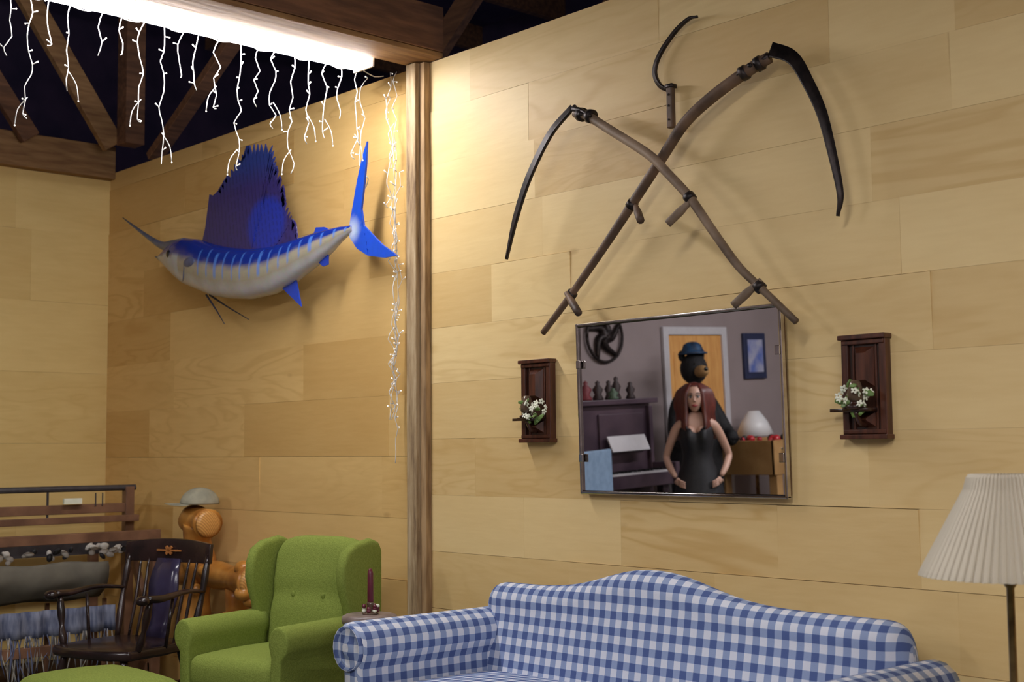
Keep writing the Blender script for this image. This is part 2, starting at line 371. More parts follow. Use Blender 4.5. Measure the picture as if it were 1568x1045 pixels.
def scythe(sn,sm,bl,bw,inw,nibs,rad,yo):
    g=empty('scythe',(0,0,0))
    S=D(sn,yo)
    for i,p in enumerate(S): p.y=yo-.035*math.sin(i/(len(S)-1)*math.pi)
    bm=bmesh.new(); tube(bm,S,rad,12,6)
    C=catmull(S,6)
    fin('snath',bm,sm,g)
    bm=bmesh.new(); Bp=D(bl,yo)
    for i,p in enumerate(Bp): p.y=yo-.01+.02*math.sin(i/(len(Bp)-1)*math.pi)*-1
    blade(bm,Bp,bw,inw,n=8)
    e=S[-1] if (S[-1]-Bp[0]).length<(S[0]-Bp[0]).length else S[0]; oth=S[-2] if e is S[-1] else S[1]
    dd=(oth-e).normalized()
    tube(bm,[Bp[0]+(Bp[0]-Bp[1]).normalized()*.012,Bp[0],Bp[0]+dd*.05,e+dd*.12+Vector((0,-.015,0))],[.010,.012,.010,.006],8,2)
    for q in (.03,.09): tube(bm,[e+dd*q,e+dd*(q+.022)],[.026,.026],12,1)
    tube(bm,[e+dd*.06+Vector((0,-.03,0)),e+dd*.06+Vector((0,.03,0))],.007,8,1)
    fin('blade',bm,iron,g,smooth=True)
    bm=bmesh.new()
    for a,bq in nibs:
        a=a.copy(); bq=bq.copy(); v=(bq-a).normalized()
        tube(bm,[a-v*.01,a+v*.03,(a+bq)/2,bq],[.009,.012,.015,.014],10,3)
    fin('nibs',bm,sm,g)
    bm=bmesh.new()
    for a,bq in nibs:
        ax=min(range(len(C)-1),key=lambda i:(C[i]-a).length); t=(C[ax+1]-C[ax]).normalized()
        tube(bm,[C[ax]-t*.012,C[ax]+t*.012],.021,12,1)
    fin('nib_clamps',bm,iron,g)
    return g
Ah=D('31592247307421773511196334031880',-.075); 
Ah[0].y=Ah[2].y=-.10; Ah[1].y=-.17; Ah[3].y=-.15
scythe('368018323511196333052142315822783032240029252508280825772668263725872668',snathm,
 '25872668249726222437253323862427235122952327216623392102',[.050,.045,.040,.036,.030,.022,.008],1,[(Ah[0],Ah[1]),(Ah[2],Ah[3])],[.012,.014,.016,.018,.019,.020,.021,.021,.020],-.065)
Bh=D('28522217292621412596191526781843',-.15); Bh[0].y=-.16;Bh[1].y=-.20;Bh[2].y=-.14;Bh[3].y=-.17
scythe('34302634336226113232253030472409295923292860222727652098267419772597190024661777',snathl,
 '3430264935362561364624143729227138062125',[.026,.032,.034,.03,.014],-1,[(Bh[0],Bh[1]),(Bh[2],Bh[3])],[.017,.017,.017,.017,.016,.016,.015,.014,.013,.011],-.125)
g=empty('hand_sickle')
S=[Vector((-a,-.03,c-.1)) for a,c in ((2.917,2.892),(2.955,2.893),(3.016,2.862),(3.085,2.80),(3.112,2.745),(3.092,2.695),(3.045,2.662))]
bm=bmesh.new(); blade(bm,S,[.004,.014,.018,.020,.020,.018,.014],-1,n=6); tube(bm,[S[-1],S[-1]+Vector((0,0,-.05))],.008,8,1)
fin('blade',bm,iron,g)
bm=bmesh.new(); bbox(bm,(-3.043,-.033,2.495),(.026,.024,.15)); fin('handle',bm,snathm,g,smooth=False,bevel=.005)
bm=bmesh.new()
for zz in (2.45,2.50,2.54): ball(bm,(-3.043,-.047,zz),.004,8)
bbox(bm,(-3.043,-.033,2.572),(.032,.028,.014)); fin('rivets',bm,iron,g)
# ------------------------------------------------------------------ sailfish
fishm=attrmat('sailfish_skin',.22); finm=attrmat('sailfish_fin',.35)
g=empty('sailfish_mount')
ST=[(-6.66,2.368,2.350),(-6.60,2.385,2.315),(-6.52,2.41,2.27),(-6.44,2.425,2.225),(-6.35,2.425,2.18),(-6.22,2.405,2.14),(-6.05,2.355,2.088),(-5.9,2.322,2.062),(-5.7,2.290,2.04),(-5.5,2.277,2.046),(-5.34,2.285,2.079),(-5.12,2.30,2.149),(-5.02,2.303,2.19),(-4.93,2.303,2.235),(-4.87,2.298,2.258),(-4.84,2.30,2.268)]
def interp(x):
    for a,b in zip(ST,ST[1:]):
        if a[0]<=x<=b[0]:
            t=(x-a[0])/(b[0]-a[0]); return a[1]+(b[1]-a[1])*t,a[2]+(b[2]-a[2])*t
    return ST[-1][1:] if x>0 else ST[0][1:]
bm=bmesh.new(); cl=bm.verts.layers.float_color.new('col')
rows=[]
nx=150; seg=36
for i in range(nx+1):
    x=-6.66+(1.82)*i/nx; t,bt=interp(x); c=(t+bt)/2; h=(t-bt)/2; w=min(h*.62,.085)+.004
    ring=[]
    for k in range(seg):
        a=2*math.pi*k/seg; sy=math.cos(a); sz=math.sin(a)
        ring.append(bm.verts.new((x,-.13-w*math.copysign(abs(sy)**.9,sy),c+h*sz)))
        v=sz+.04*math.sin(x*40); blue=max(0,min(1,(v-.12)/.22)); mid=max(0,min(1,(v+.75)/.4))
        base=Vector((.66,.66,.70)).lerp(Vector((.40,.36,.27)),mid).lerp(Vector((.010,.03,.27)),blue)
        ph=(x*12.5)%1
        if -.25<v<.75 and ph<.17 and x>-6.15: base=base.lerp(Vector((.10,.28,.85)),.7)
        if x<-6.3 and v<.2: base=base.lerp(Vector((.5,.55,.65)),.6)
        ring[-1][cl]=(*base,1)
    rows.append(ring)
for i in range(nx):
    for k in range(seg): bm.faces.new((rows[i][k],rows[i][(k+1)%seg],rows[i+1][(k+1)%seg],rows[i+1][k]))
bm.faces.new(rows[0]); bm.faces.new(rows[-1])
fin('body',bm,fishm,g)
bm=bmesh.new()
tube(bm,[(-6.36,-.13,2.385),(-6.50,-.13,2.40),(-6.62,-.13,2.42),(-6.78,-.13,2.485),(-7.10,-.13,2.639)],[.045,.036,.022,.013,.003],10,5)
tube(bm,[(-6.5,-.13,2.30),(-6.6,-.13,2.335),(-6.70,-.13,2.367)],[.035,.018,.003],10,4)
fin('bill',bm,mat('bill_slate',(.12,.14,.22),(.07,.08,.13),rough=.35),g)
bm=bmesh.new(); ball(bm,(-6.43,-.192,2.345),(.022,.012,.022),16); fin('eye',bm,mat('fish_eye',(.02,.02,.02),(.01,.01,.01),rough=.08),g)
bm=bmesh.new(); 
tube(bm,[(-6.27,-.185,2.33),(-6.22,-.213,2.26),(-6.26,-.2,2.18)],[.002,.004,.002],6,5)
ball(bm,(-6.17,-.214,2.27),(.060,.008,.026),12)
fin('gill_plate',bm,mat('gill_slate_blue',(.09,.11,.22),(.06,.07,.15),rough=.3),g)  # gill line and plate in dark slate blue
def finplate(name,pts,colf,th=.006,y=-.13,res=.03):
    bm=bmesh.new(); cl=bm.verts.layers.float_color.new('col')
    f=bm.faces.new([bm.verts.new((p[0],y,p[1])) for p in pts])
    bmesh.ops.triangulate(bm,faces=[f],ngon_method='EAR_CLIP')
    for _ in range(9):
        es=[e for e in bm.edges if e.calc_length()>res]
        if not es: break
        bmesh.ops.subdivide_edges(bm,edges=es,cuts=1); bmesh.ops.triangulate(bm,faces=[f for f in bm.faces if len(f.verts)>3])
    for v in bm.verts: v[cl]=(*colf(v.co.x,v.co.z),1)
    return fin(name,bm,finm,g,smooth=False,solid=th)
SL=[(6.182,2.486),(6.150,2.560),(6.137,2.618),(6.112,2.728),(6.075,2.716),(6.019,2.711),(5.96,2.755),(5.890,2.803),(5.82,2.845),(5.752,2.880),(5.68,2.878),(5.611,2.865),(5.53,2.857),(5.505,2.80),(5.491,2.748),(5.46,2.69),(5.431,2.649),(5.415,2.59),(5.402,2.549),(5.37,2.50),(5.344,2.462),(5.28,2.403)]
out=[(-a,c-.1) for a,c in SL[:5]]
tops=[Vector((-a,c-.1)) for a,c in SL[5:]]
for i in range(len(tops)-1):
    a,c=tops[i],tops[i+1]; dv=(c-a); nn=Vector((-dv.y,dv.x)).normalized()
    for k in (0,.5):
        p=a+dv*k; q=a+dv*(k+.30)
        sp_=.010 if i<4 else .026
        out.append(tuple(p+nn*sp_+Vector((-.004,.014)))); out.append(tuple(q-nn*.014))
base=[(-5.28,2.27),(-5.5,2.262),(-5.7,2.27),(-5.9,2.30),(-6.05,2.335),(-6.17,2.37)]
def sailc(x,z_):
    c=Vector((.035,.026,.17))
    dd=math.hypot((x+5.56)/.19,(z_-2.40)/.15)
    if dd<1: c=c.lerp(Vector((.010,.035,.42)),min(1,(1-dd)*4))
    if z_>2.60: c=c.lerp(Vector((.025,.05,.26)),min(1,(z_-2.60)*8))
    if ((x*30+z_*5)%1)<.2: c=c*.6
    return c
finplate('sail',out+base,sailc,res=.014)
blue=lambda x,z_: (.012,.06,.55)
T=[(4.86,2.40),(4.83,2.50),(4.80,2.60),(4.76,2.70),(4.728,2.76),(4.735,2.66),(4.752,2.56),(4.77,2.46),(4.765,2.395),(4.70,2.345),(4.62,2.285),(4.512,2.222),(4.60,2.222),(4.72,2.245),(4.80,2.285),(4.86,2.345)]
def tailc(x,z_):
    k=max(0,1-math.hypot((x+4.84)/.07,(z_-2.275)/.07)); return Vector((.01,.08,.62)).lerp(Vector((.5,.6,.8)),min(1,k*1.5))
finplate('tail_fin',[(-a,c-.1) for a,c in T],tailc,.01)
finplate('anal_fin',[(-5.45,2.09),(-5.40,2.06),(-5.25,1.965),(-5.28,2.05),(-5.30,2.11)],blue,.008)
finplate('anal_fin_rear',[(-5.12,2.165),(-5.07,2.135),(-5.03,2.14),(-5.03,2.19)],blue,.006)
finplate('second_dorsal_fin',[(-5.16,2.28),(-5.13,2.325),(-5.06,2.318),(-5.02,2.30),(-5.05,2.285)],blue,.006)
bm=bmesh.new(); tube(bm,[(-6.12,-.14,2.10),(-6.0,-.15,2.01),(-5.90,-.16,1.93)],[.006,.004,.002],6,4); tube(bm,[(-6.12,-.12,2.10),(-5.98,-.10,2.03),(-5.80,-.08,1.95)],[.006,.004,.002],6,4)
fin('pelvic_rays',bm,mat('fin_ray_dark',(.03,.03,.06),(.02,.02,.04)),g)
# ------------------------------------------------------------------ mirror
g=empty('wall_mirror',(-3.05,-.022,1.12)); g.rotation_euler=(math.radians(1.5),0,0)
m,nt,b=newmat('mirror_silver'); b.inputs['Metallic'].default_value=1; b.inputs['Roughness'].default_value=.0; b.inputs['Base Color'].default_value=(.86,.86,.88,1)
bm=bmesh.new(); bbox(bm,(0,0,.315),(.92,.008,.61)); fin('glass',bm,m,g,smooth=False)
chrome=mat('chrome_frame',(.65,.62,.60),(.5,.47,.45),rough=.12,metal=1)
bm=bmesh.new()
for x in (-.464,.464): bbox(bm,(x,-.004,.315),(.012,.020,.64))
for zz in (.002,.628): bbox(bm,(0,-.004,zz),(.940,.020,.012))
fin('frame',bm,chrome,g,smooth=False,bevel=.004)
bm=bmesh.new()
for x in (-.455,.455):
    for zz in (.13,.48): bbox(bm,(x,-.018,zz),(.02,.006,.03))
fin('clips',bm,chrome,g,smooth=False,bevel=.002)
bm=bmesh.new(); bbox(bm,(0,.011,.315),(.93,.012,.62)); fin('backing',bm,dk,g,smooth=False)
# ------------------------------------------------------------------ sconces
walnut=mat('dark_walnut',(.11,.035,.018),(.045,.015,.009),scale=7,stretch=(7,7,1),rough=.3)
walnutd=mat('dark_walnut_deep',(.05,.018,.01),(.02,.008,.005),scale=7,stretch=(7,7,1),rough=.3)
petal=mat('cream_petal',(.85,.85,.72),(.75,.78,.6),rough=.6); leaf=mat('leaf_green',(.16,.27,.06),(.08,.15,.03),rough=.5)
glassm=mat('amber_cup',(.15,.10,.07),(.08,.05,.03),rough=.1)
def sconce(x0,x1,z0,z1,fo):
    w=x1-x0; h=z1-z0; g=empty('wall_sconce',((x0+x1)/2,0,z0))
    bm=bmesh.new(); bbox(bm,(0,-.012,h/2),(w*.86,.022,h*.98)); fin('back_panel',bm,walnutd,g,smooth=False,bevel=.003)
    bm=bmesh.new()
    for s in (-1,1):
        bbox(bm,(s*w*.40,-.018,h/2),(w*.14,.032,h*.94)); bbox(bm,(s*w*.24,-.015,h/2),(w*.05,.024,h*.86))
    for zz in (h-.008,.008): bbox(bm,(0,-.024,zz),(w,.046,.015))
    for zz in (h-.024,.024): bbox(bm,(0,-.020,zz),(w*.9,.038,.014))
    fin('frame',bm,walnut,g,smooth=False,bevel=.003)
    bm=bmesh.new()
    for za,zb in ((h*.50,h*.88),(h*.12,h*.26)):
        a=[(-.2*w,-.024,za),(.2*w,-.024,za),(.2*w,-.024,zb),(-.2*w,-.024,zb)]; c=[(-.09*w,-.05,za+.02),(.09*w,-.05,za+.02),(.09*w,-.05,zb-.02),(-.09*w,-.05,zb-.02)]
        A=[bm.verts.new(p) for p in a]; B=[bm.verts.new(p) for p in c]; bm.faces.new(B)
        for i in range(4): bm.faces.new((A[i],A[(i+1)%4],B[(i+1)%4],B[i]))
    fin('raised_panel',bm,walnut,g,smooth=False)
    bm=bmesh.new(); bbox(bm,(0,-.05,h*.28),(w*.5,.08,.012)); lathe(bm,[(.012,0),(.028,.004),(.03,.012),(.02,.016),(.012,.03),(.02,.045)],(0,-.08,h*.28),16)
    tube(bm,[(0,-.03,h*.14),(0,-.06,h*.16),(0,-.08,h*.26)],[.01,.008,.008],8,5)
    bbox(bm,(-.05,-.05,h*.28),(.12,.012,.010))
    fin('candle_shelf',bm,walnutd,g)
    bm=bmesh.new()
    lathe(bm,[(.012,0),(.024,.01),(.026,.03),(.018,.06),(.012,.07)],(0,-.08,h*.28+.02),16); fin('cup',bm,glassm,g)
    bm=bmesh.new()
    random.seed(int(w*1e5)+3)
    for i in range(32):
        a=U(0,6.28); rr=.045*math.sqrt(rnd()); c=Vector((rr*math.cos(a)*1.2+fo,-.085+U(-.025,.025),h*.41+rr*math.sin(a)*.85))
        nrm=Vector((U(-.6,.6),-1,U(-.3,.8))).normalized(); q=nrm.to_track_quat('Z','Y')
        if rnd()<.6:
            for k in range(5):
                an=k*1.257; off=q@Vector((math.cos(an)*.007,math.sin(an)*.007,0)); ball(bm,c+off,(.006,.0045,.002),6,0,R=(q@Euler((.3,0,an)).to_quaternion()))
        else: ball(bm,c,(.016,.008,.002),6,1,R=q)
    for i in range(8):
        a=U(0,6.28); c=Vector((math.cos(a)*.055+fo,-.08,h*.39+math.sin(a)*.045)); ball(bm,c,(.018,.009,.002),6,1,R=Euler((1.2,a,U(0,1))).to_quaternion())
    fin('flowers',bm,[petal,leaf],g)
sconce(-3.847,-3.672,1.31,1.635,.035)
sconce(-2.372,-2.205,1.305,1.63,-.005)
# ------------------------------------------------------------------ sofa
ging=gingham('blue_gingham')
g=empty('camelback_sofa',(0,0,0))
SX0,SX1=-3.85,-2.04; XC=-3.02
def topz(x):
    t=.787+.088*math.exp(-abs((x-XC)/.30)**2.2)
    e=min(x-SX0,SX1-x)
    rr=.09
    if e<rr: t-=rr-math.sqrt(max(0,rr*rr-(rr-e)**2))
    return t
rows=[]; n=70
for i in range(n+1):
    x=SX0+(SX1-SX0)*i/n
    t=topz(x); e=min(1,min(x-SX0,SX1-x)/.07); th=.03+.11*math.sqrt(max(0.0,min(1,e)))
    yc=-.17
    pr=[(yc-th*(.95-.1*k)-.02,.36+(t-.09-.36)*k/5) for k in range(6)]
    for a in range(9):
        an=math.radians(180-a*22.5); pr.append((yc+th*.47*math.cos(an)-.02,t-.07+.07*math.sin(an)))
    pr+=[(yc+.05,t-.2),(yc+.06,.3),(yc+.06,.12)]
    rows.append([Vector((x,y,zz)) for y,zz in pr])
bm=bmesh.new(); grid(bm,rows,caps=True)
uv=getuv(bm)
for f in bm.faces:
    for l in f.loops: l[uv].uv=(l.vert.co.x,l[uv].uv[1])
fin('back',bm,ging,g,sub=1)
def arm(name,parent,xc,sgn,y0,y1,mt,zr=.60,rr=.085,base=.12,inner=.10,dn=.40):
    prof=[(inner*.55,dn-.05),(inner*.5,dn),(inner*.42,zr-rr*.9)]
    for a in range(11):
        an=math.radians(-35+a*25); prof.append((rr*math.cos(an)-.015,zr+rr*math.sin(an)))
    prof+=[(-rr*.55,zr-rr*1.0),(-rr*.45,.35),(-rr*.45,base)]
    rows=[]; n=16
    ys=[y0+(y1-y0)*i/n for i in range(n+1)]
    for i,y in enumerate(ys):
        rows.append([Vector((xc+sgn*(p[0]),y,p[1])) for p in prof])
    cxp=sum(p[0] for p in prof)/len(prof); czp=sum(p[1] for p in prof)/len(prof)
    for q,sh in ((.012,.97),(.018,.90),(.02,.8)):
        rows.append([Vector((xc+sgn*(cxp+(p[0]-cxp)*sh),y1-q,czp+(p[1]-czp)*(1-(1-sh)*.5))) for p in prof])
    bm=bmesh.new(); grid(bm,rows,caps=True)
    return fin(name,bm,mt,parent)
arm('arm_1',g,-3.80,1,-.16,-.86,ging,zr=.61)
arm('arm_2',g,-2.02,-1,-.16,-.86,ging)
bm=bmesh.new()
for xx in (-3.80-.015,-2.02+.015):
    lathe(bm,[(.001,0),(.02,-.008),(.03,0),(.066,.006),(.076,-.008),(.08,.01)],(xx,-.885,.605),24,axis='y')
boxuv(bm); fin('arm_scrolls',bm,ging,g)
bm=bmesh.new(); bbox(bm,(-2.91,-.50,.25),(1.80,.74,.22)); boxuv(bm); fin('base',bm,ging,g,smooth=False,bevel=.015)
for i,xx in enumerate((-3.33,-2.49)): cushion('seat_cushion_%d'%(i+1),g,(xx,-.60,.41),(.83,.64,.14),ging,.045,.02)
legm=mat('mahogany_leg',(.08,.025,.012),(.04,.012,.006),rough=.3)
bm=bmesh.new()
for xx in (-3.78,-2.04):
    for yy in (-.82,-.16): lathe(bm,[(.018,0),(.022,.02),(.028,.08),(.032,.16)],(xx,yy,0),14)
fin('legs',bm,legm,g)
# ------------------------------------------------------------------ wing chair
green=mat('olive_green_tweed',(.25,.31,.065),(.185,.235,.045),scale=180,rough=.9,bump=.35,spec=.15)
g=empty('wing_armchair',(-4.66,-.36,0),math.radians(15)); g.scale=(.80,.84,1)
HW=.34
rows=[]
for i in range(21):
    x=-.27+.54*i/20; e=abs(x)/.27; t=.935-.03*e**4
    pr=[]
    for k in range(12):
        zz=.40+(t-.05-.40)*k/11; bul=.028*math.sin(k/11*math.pi)*(1-e**4)
        if abs(zz-.70)<.03: bul-=.016
        pr.append((-.22+.09*(zz-.40)/.5-bul,zz))
    pr+=[(-.115,t-.02),(-.085,t),(-.05,t),(-.02,t-.02),(-.01,t-.06),(-.005,.5),(-.01,.15)]
    rows.append([Vector((x,y,zz)) for y,zz in pr])
bm=bmesh.new(); grid(bm,rows,caps=True); fin('back',bm,green,g,sub=1)
bm=bmesh.new()
for x in (-.10,.10): ball(bm,(x,-.183,.70),(.013,.008,.013),10)
fin('buttons',bm,green,g)
for i,s in enumerate((-1,1)):
    bm=bmesh.new()
    pr=[(0.0,.15),(0.0,.88),(-.02,.915),(-.08,.93),(-.20,.915),(-.265,.885),(-.295,.83),(-.30,.77),(-.28,.71),(-.255,.66),(-.245,.60),(-.24,.15)]
    prism(bm,pr,.06,'yz',s*(HW-.035))
    fin('wing_%d'%(i+1),bm,green,g,smooth=True,bevel=.022)
arm('arm_1',g,-HW+.045,1,-.20,-.70,green,zr=.575,rr=.062,base=.13,inner=.07,dn=.42)
arm('arm_2',g,HW-.045,-1,-.20,-.70,green,zr=.575,rr=.062,base=.13,inner=.07,dn=.42)
cushion('seat_cushion',g,(0,-.45,.435),(.54,.56,.13),green,.045,.02)
bm=bmesh.new(); bbox(bm,(0,-.39,.26),(.60,.64,.24)); fin('base',bm,green,g,smooth=False,bevel=.02)
bm=bmesh.new()
for x in (-.28,.28):
    for y in (-.05,-.66): lathe(bm,[(.014,0),(.018,.05),(.024,.15)],(x,y,0),12)
fin('legs',bm,legm,g)
g=empty('ottoman',(-4.80,-1.32,0)); cushion('cushion',g,(0,0,.36),(.56,.44,.17),green,.06,.025)
bm=bmesh.new(); bbox(bm,(0,0,.22),(.50,.38,.14)); fin('base',bm,green,g,smooth=False,bevel=.02)
bm=bmesh.new()
for x in (-.2,.2):
    for y in (-.14,.14): lathe(bm,[(.014,0),(.018,.05),(.024,.16)],(x,y,0),12)
fin('legs',bm,legm,g)
# ------------------------------------------------------------------ side table + candle
g=empty('pedestal_side_table',(-4.02,-.64,0)); grey=mat('greyed_wood_top',(.26,.20,.18),(.15,.11,.10),rough=.4)
bm=bmesh.new(); lathe(bm,[(.03,.64),(.085,.645),(.10,.652),(.103,.665),(.10,.678),(.088,.684),(.01,.684)],(0,0,0),32); fin('top',bm,grey,g)
bm=bmesh.new(); lathe(bm,[(.09,0),(.09,.012),(.05,.03),(.022,.05),(.018,.12),(.03,.2),(.018,.28),(.016,.45),(.026,.56),(.018,.62),(.04,.645)],(0,0,0),20); fin('pedestal',bm,walnutd,g)
g=empty('candle_holder',(-4.015,-.64,.684)); red=mat('burgundy_wax',(.13,.012,.03),(.09,.008,.02),rough=.35)
bm=bmesh.new(); lathe(bm,[(.03,0),(.03,.006),(.012,.012),(.008,.025),(.014,.035),(.014,.045),(.006,.045)],(0,0,0),16); fin('holder',bm,glassm,g)
bm=bmesh.new(); lathe(bm,[(.010,.04),(.0115,.05),(.0105,.15),(.006,.165),(.001,.166)],(0,0,0),14); fin('candle',bm,red,g)
bm=bmesh.new()
for k in range(16):
    a=k*.9; ball(bm,(math.cos(a)*.026,math.sin(a)*.026,.014+.008*(k%3)),(.009,.009,.007),6,mi=0 if k%4 else 1)
fin('wreath',bm,[red,petal],g)
# ------------------------------------------------------------------ floor lamp
g=empty('floor_lamp',(-1.53,-.63,0))
m,nt,b=newmat('pleated_ivory_shade'); b.inputs['Base Color'].default_value=(.74,.68,.56,1); b.inputs['Roughness'].default_value=.8
tr=N(nt,'ShaderNodeBsdfTranslucent'); tr.inputs['Color'].default_value=(.7,.6,.45,1); mx=N(nt,'ShaderNodeMixShader'); mx.inputs[0].default_value=.3
o_=nt.nodes['Material Output']; nt.links.new(b.outputs[0],mx.inputs[1]); nt.links.new(tr.outputs[0],mx.inputs[2]); nt.links.new(mx.outputs[0],o_.inputs['Surface'])
bm=bmesh.new(); npl=64; seg=npl*4; prof=[(.080,1.215),(.085,1.208),(.093,1.18),(.140,1.09),(.192,.990),(.197,.978)]
R2=[]
for r0,zz in prof:
    R2.append([bm.verts.new(((r0+.0065*r0/.15*(abs(((k/4)%1)*2-1)*2-1))*math.cos(2*math.pi*k/seg),(r0+.0065*r0/.15*(abs(((k/4)%1)*2-1)*2-1))*math.sin(2*math.pi*k/seg),zz)) for k in range(seg)])
for i in range(len(R2)-1):
    for k in range(seg): bm.faces.new((R2[i][k],R2[i][(k+1)%seg],R2[i+1][(k+1)%seg],R2[i+1][k]))
fin('shade',bm,m,g,smooth=False,solid=.0015)
brass=mat('antique_brass',(.30,.20,.09),(.16,.10,.05),rough=.3,metal=.9)
bm=bmesh.new(); lathe(bm,[(.13,0),(.13,.012),(.10,.03),(.03,.045),(.012,.07),(.010,.5),(.013,.505),(.009,.51),(.009,.95),(.016,.96),(.016,1.02),(.008,1.03)],(0,0,0),24)
tube(bm,[(0,0,1.02),(.06,0,1.06),(.055,0,1.17),(0,0,1.21),(-.055,0,1.17),(-.06,0,1.06),(0,0,1.02)],.002,6,5)
for a in range(3): tube(bm,[(0,0,1.20),(.08*math.cos(a*2.09),.08*math.sin(a*2.09),1.21)],.0018,6,1)
fin('stand',bm,brass,g)
bm=bmesh.new(); lathe(bm,[(.012,1.02),(.014,1.05),(.028,1.09),(.03,1.11),(.02,1.135),(.002,1.14)],(0,0,0),16); fin('bulb',bm,mat('frosted_bulb',(.8,.8,.78),rough=.3),g)
# ------------------------------------------------------------------ windsor rocking chair
blk=mat('black_walnut_paint',(.035,.018,.016),(.012,.008,.008),scale=8,rough=.22)
blu=mat('stained_splat',(.05,.042,.09),(.025,.018,.04),scale=5,rough=.18)
g=empty('windsor_rocking_chair',(-5.74,-.76,0),math.radians(18))
bm=bmesh.new()
prism(bm,[(-.24,-.20),(-.25,0),(-.22,.2),(-.12,.23),(.12,.23),(.22,.2),(.25,0),(.24,-.20),(.12,-.24),(-.12,-.24)],.045,'xy',.40); fin('seat',bm,blk,g,smooth=True,bevel=.015)
bm=bmesh.new()
C=[Vector((x,.30-.35*x*x,.0)) for x in [-.27+.54*i/12 for i in range(13)]]
rows=[]
for c in C:
    e=abs(c.x)/.27; hi=.875-.02*e*e; lo=.765
    rows.append([Vector((c.x,c.y-.012,lo)),Vector((c.x,c.y-.002,hi)),Vector((c.x,c.y+.022,hi)),Vector((c.x,c.y+.012,lo))])
grid(bm,rows,close=True,caps=True); fin('crest_rail',bm,blk,g,bevel=.004)
bm=bmesh.new(); bbox(bm,(0,.283,.82),(.05,.008,.014),R=Euler((0,math.radians(45),0)).to_quaternion()); bbox(bm,(0,.283,.82),(.05,.008,.014),R=Euler((0,math.radians(-45),0)).to_quaternion())
bbox(bm,(0,.283,.82),(.15,.008,.008)); fin('crest_inlay',bm,mat('amber_inlay',(.5,.2,.05),(.35,.12,.03)),g,smooth=False)
bm=bmesh.new()
rows=[[Vector((x,.20+.09*(k/6)+.012*math.sin(k),.42+.36*k/6)) for x in (-w,-w/3,w/3,w)] for k,w in enumerate((.065,.06,.072,.088,.09,.08,.07))]
grid(bm,rows); fin('splat',bm,blu,g,solid=.014)
bm=bmesh.new()
for s in (-1,1):
    tube(bm,[(s*.235,.19,.41),(s*.25,.24,.62),(s*.25,.28,.80)],[.013,.019,.012,.018,.012],10,5)
    for q in (.17,.12): tube(bm,[(s*q,.20,.42),(s*q,.245,.60),(s*(q+.01),.285,.78)],[.006,.009,.006],8,4)
    tube(bm,[(s*.25,.25,.64),(s*.28,.10,.655),(s*.29,-.06,.64),(s*.285,-.15,.645)],[.014,.018,.022,.03,.026],10,5,flat=.6)
    ball(bm,(s*.285,-.17,.64),(.034,.03,.022),12)
    tube(bm,[(s*.23,-.14,.41),(s*.255,-.13,.50),(s*.28,-.12,.63)],[.012,.02,.011,.02,.012],10,5)
    tube(bm,[(s*.24,.02,.41),(s*.27,.03,.63)],[.008,.011,.008],8,3)
    tube(bm,[(s*.18,-.17,.39),(s*.21,-.2,.22),(s*.235,-.23,.045)],[.016,.023,.014,.022,.014],10,5)
    tube(bm,[(s*.18,.17,.39),(s*.21,.22,.22),(s*.235,.26,.045)],[.016,.023,.014,.022,.014],10,5)
    tube(bm,[(s*.235,-.38,.10),(s*.235,-.22,.045),(s*.235,.02,.018),(s*.235,.26,.045),(s*.235,.44,.11)],[.018,.018],8,6)
    tube(bm,[(s*.20,-.19,.24),(s*.20,.20,.24)],[.009,.014,.009],8,4)
tube(bm,[(-.22,-.2,.20),(.22,-.2,.20)],[.010,.017,.010],8,4); tube(bm,[(-.22,.22,.22),(.22,.22,.22)],[.010,.014,.010],8,4)
tube(bm,[(-.2,-.2,.27),(.2,-.2,.27)],[.009,.014,.009],8,4)
fin('turned_frame',bm,blk,g)
# ------------------------------------------------------------------ log bench with cap
logm=mat('varnished_log',(.66,.30,.06),(.32,.11,.02),scale=7,stretch=(1,1,1),rough=.28,bump=.5)
m,nt,b=newmat('log_end_grain'); L=nt.links
tc=N(nt,'ShaderNodeTexCoord'); wv=N(nt,'ShaderNodeTexWave',wave_type='RINGS',Scale=9,Distortion=2); cr=N(nt,'ShaderNodeValToRGB'); cr.color_ramp.elements[0].color=(.45,.20,.05,1); cr.color_ramp.elements[1].color=(.68,.36,.10,1)
L.new(tc.outputs['Generated'],wv.inputs['Vector']); L.new(wv.outputs['Fac'],cr.inputs[0]); L.new(cr.outputs[0],b.inputs['Base Color']); b.inputs['Roughness'].default_value=.35
loge=m
g=empty('log_bench',(-5.86,-.155,0)); g.scale=(1,1,.965)
bm=bmesh.new()
tube(bm,[(-.30,0,0),(-.29,0,.25),(-.31,0,.5),(-.27,0,.70),(-.30,.0,.85),(-.28,.0,.95)],[.085,.07,.088,.062,.088,.07,.085],16,6)
tube(bm,[(.10,0,0),(.11,0,.2),(.09,0,.4),(.10,0,.64)],[.06,.05,.068,.05,.062],16,5)
fin('posts',bm,logm,g)
bm=bmesh.new()
tube(bm,[(-.40,.0,.96),(-.28,-.01,.98),(-.14,-.03,.96)],[.055,.08,.062,.078],16,6)
tube(bm,[(-.55,0,.69),(-.4,0,.70),(-.2,.01,.70),(0,0,.69),(.2,-.02,.69),(.32,-.03,.69)],[.07,.08,.06,.075,.06,.075,.10],18,5)
for p,s in (((.22,-.04,.75),.05),((.30,-.09,.64),.045),((-.33,-.07,.80),.045),((-.10,-.07,.72),.04),((.30,-.05,.60),.04),((-.2,-.06,.62),.035),((.08,-.05,.5),.035)): ball(bm,p,(s,s*.9,s*.85),12)
fin('cross_logs',bm,logm,g)
bm=bmesh.new(); lathe(bm,[(.001,.012),(.06,.010),(.085,.002),(.093,-.01),(.085,-.02)],(.33,-.03,.69),20,axis='x')
